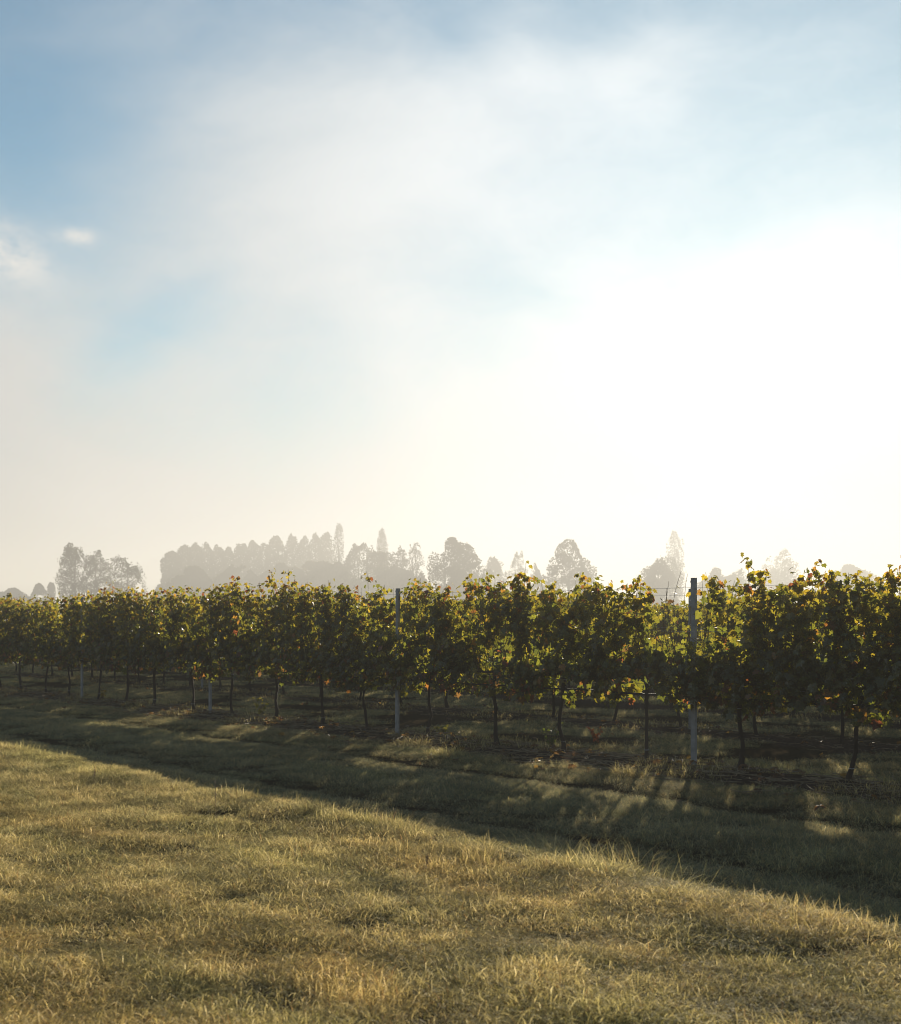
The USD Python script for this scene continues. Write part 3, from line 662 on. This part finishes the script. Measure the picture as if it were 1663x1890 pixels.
fv, ff, fc = leaf_mesh(pts, np.array([(.085, .050, .030), (.065, .038, .026), (.11, .075, .036)])[r.integers(0, 3, n)])
tag(raw_mesh('/World/fallen_leaves', fv, ff, LEAF, fc), 'brown fallen vine leaves lying on the soil below the vines', 'leaves', None, 'stuff')

# ------------------------------------------------------------------ trees beyond the vineyard
def foliage_cards(rng, p, size):
    """leaf clumps at the points p: bent pairs of triangles"""
    n = len(p); a, b = unit(rng.normal(0, 1, (n, 3))), unit(rng.normal(0, 1, (n, 3)))
    s = rng.uniform(.5, 1.35, n)[:, None] * size
    v = np.stack([p - a * s, p + b * s * .7, p + a * s, p - b * s * .6 + unit(np.cross(a, b)) * s * .35], 1)
    f = (np.array([(0, 1, 2), (0, 2, 3)])[None] + (np.arange(n) * 4)[:, None, None]).reshape(-1, 3)
    c = np.array([(.050, .055, .020), (.070, .068, .024), (.042, .048, .02), (.085, .070, .026)])[(meshkit.noise(p * .45, 3) * 4).astype(int).clip(0, 3)] * rng.uniform(.7, 1.3, (n, 1))
    return v.reshape(-1, 3), f, np.repeat(c, 4, 0)
def tree(name, px, D, top, width, label, form='round', seed=0, sparse=1.0, group=None):
    """px: the column of its trunk, top: its top line, width: pixels across at D metres"""
    D = D * (1.6 if D < 400 else 1.3); rng = np.random.default_rng(1000 + seed); X = (px - 633) / FPX * D; H = (1141 - top) / FPX * D + CAMH; W = width / FPX * D / 2
    x = thing(name, (X, D, 0.0))
    r0 = .018 * H + .05
    N, sz = {'round': (15000, max(.22, .046 * W)), 'poplar': (7000, max(.24, .12 * W)), 'bush': (11000, max(.24, .05 * min(W, H)))}[form]
    N = int(N * sparse); u = rng.uniform(.03, 1.0, N); a = rng.uniform(0, 2 * np.pi, N)
    if form == 'round': prof = np.where(u > .55, np.clip(1 - np.clip((u - .55) / .46, 0, 2) ** 2.6, 0, 1) ** .5, .72 + .28 * u / .55)
    elif form == 'poplar': prof = np.clip((1.01 - u) / .16, 0, 1) ** .5 * np.clip(.6 + .4 * u / .3, 0, 1)
    else: prof = np.sqrt(np.clip(1.02 - u ** 2, 0, 1))
    off = rng.uniform(0, 90, 3); asp = H / max(W, .1)
    lump = meshkit.fbm(np.column_stack([np.cos(a) * 1.3, np.sin(a) * 1.3, u * asp * 1.1]) + off, 3, seed)
    r = W * prof * np.clip((.38 + 1.2 * lump) if form != 'poplar' else (.72 + .55 * lump), .35, 1.3) * rng.random(N) ** .42
    flat = .45 if form == 'bush' else 1.0
    cap = meshkit.fbm(np.column_stack([np.cos(a) * r / W * 2.0, np.sin(a) * r / W * 2.0, 0 * a]) + off[::-1], 2, seed + 3)
    P = np.column_stack([r * np.cos(a), r * np.sin(a) * flat, H * u * ((.66 + .60 * cap) if form != 'poplar' else (.92 + .14 * cap))])
    hole = meshkit.fbm(P * np.array([1, 1, .9]) * (2.6 / W) + off, 3, seed + 7)
    P = P[(hole > {'round': .47, 'poplar': .38, 'bush': .40}[form]) & (P[:, 2] > .3)]
    P[:, 2] *= H / np.percentile(P[:, 2], 99.9)
    c = P[rng.choice(len(P), 12, replace=False)]; R = np.ones(12)
    limbs = [tube(np.column_stack([np.cumsum(rng.normal(0, .01 * H, 6)), np.cumsum(rng.normal(0, .01 * H, 6)), np.linspace(-.2, H * .8, 6)]), np.linspace(r0, r0 * .25, 6), 7)]
    for q in rng.choice(len(R), min(9, len(R)), replace=False):
        z0 = c[q, 2] * rng.uniform(.35, .75); limbs.append(tube([(0, 0, z0), (c[q, 0] * .5, c[q, 1] * .5, z0 + (c[q, 2] - z0) * .65), tuple(c[q])], [r0 * .4, r0 * .25, r0 * .08], 5))
    obj('trunk', join(limbs), TREE_BARK, x)
    v, f, col = foliage_cards(rng, P, sz)
    raw_mesh(str(x.GetPath()) + '/crown', v, f, CROWN, col)
    tag(x, label, 'tree' if form != 'bush' else 'bushes', group)
tree('broadleaf_tree', 134, 215, 1003, 62, 'hazy tall broadleaf tree, leftmost of the group of three at the left', 'round', 1, 1.2)
tree('broadleaf_tree', 178, 218, 1016, 66, 'hazy broadleaf tree, middle of the group of three at the left', 'round', 2, 1.1)
tree('broadleaf_tree', 234, 212, 1028, 74, 'hazy broadleaf tree, rightmost of the three at the left', 'round', 3, .8)
tree('bush', 20, 300, 1086, 90, 'low hazy bushes at the far left edge', 'bush', 4)
tree('bush', 68, 290, 1077, 60, 'low rounded hazy bush left of the three left trees', 'bush', 5)
tree('poplar_tree', 95, 300, 1075, 16, 'tiny slim hazy tree beside the group of three at the left', 'poplar', 6)
tree('bush', 296, 290, 1079, 60, 'low hazy bush between the left trees and the poplar row', 'bush', 7)
pop = [(316, 1018, 30), (341, 1006, 26), (362, 1003, 25), (381, 1002, 25), (403, 1006, 24), (422, 1010, 22), (446, 1004, 26), (468, 998, 24), (487, 1003, 20), (509, 990, 30), (541, 987, 24), (562, 990, 20), (583, 985, 22), (602, 983, 24)]
for i, (px, top, w) in enumerate(pop):
    where = 'leftmost of the long poplar row' if i == 0 else 'rightmost of the long poplar row, beside the taller one' if i == len(pop) - 1 else f"hazy poplar, number {i+1} from the left in the long row"
    lab = f'hazy poplar, {where}' if i in (0, len(pop) - 1) else {9: 'hazy broad poplar with a pointed top near the middle of the long row', 12: 'hazy poplar just left of the last one in the long row'}.get(i, f'hazy poplar, {ORD[i] if i < 7 else ("eighth", "ninth", "tenth", "eleventh", "twelfth", "thirteenth")[i-7]} from the left in the long row')
    tree('poplar_tree', px, 330 + 2.6 * i, top, w * 1.32, lab, 'poplar', 20 + i, 1.1, group='poplars in the long row')
tree('poplar_tree', 625, 430, 967, 20, 'tall thin faint poplar rising above the right end of the poplar row', 'poplar', 40, .9)
tree('poplar_tree', 705, 420, 975, 21, 'lone slim poplar standing up right of the poplar row', 'poplar', 41, 1.2)
for i, (px, D, top, w, lab) in enumerate([(360, 285, 1047, 150, 'dark hazy rounded tree mass below the left end of the poplar row'), (440, 290, 1045, 160, 'dark hazy bushy trees below the left half of the poplar row'), (520, 292, 1041, 160, 'dark hazy bushy trees below the middle of the poplar row'),
                                              (600, 295, 1038, 160, 'dark hazy bushy trees below the right half of the poplar row')]):
    tree('tree_mass', px, D, top, w, lab, 'bush', 50 + i, 1.5)
tree('broadleaf_tree', 660, 300, 1003, 76, 'hazy rounded tree right below the tall thin poplar', 'round', 60, 1.2)
tree('broadleaf_tree', 700, 280, 1014, 70, 'hazy broad tree in front of the lone slim poplar', 'round', 61, 1.2)
tree('broadleaf_tree', 738, 278, 1009, 58, 'hazy tree with uneven top just right of the lone slim poplar', 'round', 62, 1.1)
tree('broadleaf_tree', 766, 275, 1002, 36, 'airy hazy tree with see-through crown left of the big round tree', 'round', 63, .5)
tree('tree_mass', 740, 270, 1046, 150, 'dark hazy undergrowth below the trees left of the big round tree', 'bush', 64, 1.4)
tree('broadleaf_tree', 846, 250, 993, 102, 'big round hazy tree standing by itself right of the middle', 'round', 65, 1.5)
tree('bush', 850, 255, 1052, 130, 'hazy undergrowth at the foot of the big round tree', 'bush', 66)
tree('bush', 912, 400, 1028, 60, 'very faint low trees just right of the big round tree', 'bush', 67)
tree('broadleaf_tree', 955, 310, 1018, 44, 'small hazy tree between the big round tree and the tall one on the right', 'round', 68)
tree('bush', 992, 305, 1040, 50, 'hazy bush left of the tall tree on the right', 'bush', 69)
tree('broadleaf_tree', 1050, 262, 997, 92, 'tall hazy tree with ragged crown on the right', 'round', 70, 1.3)
tree('bush', 1215, 265, 1032, 100, 'hazy shrubs near the right edge, before the faint poplar', 'bush', 71, 1.2)
tree('broadleaf_tree', 1238, 300, 1026, 50, 'pale hazy tree close to the right edge under the faint poplar', 'round', 72)
tree('poplar_tree', 1246, 480, 980, 30, 'faint pale poplar at the right edge', 'poplar', 73, .45)
tree('bush', 1330, 330, 1050, 120, 'pale bushes beyond the right edge of the vineyard view', 'bush', 74)
tree('broadleaf_tree', 1440, 390, 1014, 80, 'pale tree fading into the bright mist at the right', 'round', 75)
tree('bush', 1560, 380, 1044, 150, 'pale low trees at the far right in the mist', 'bush', 76)
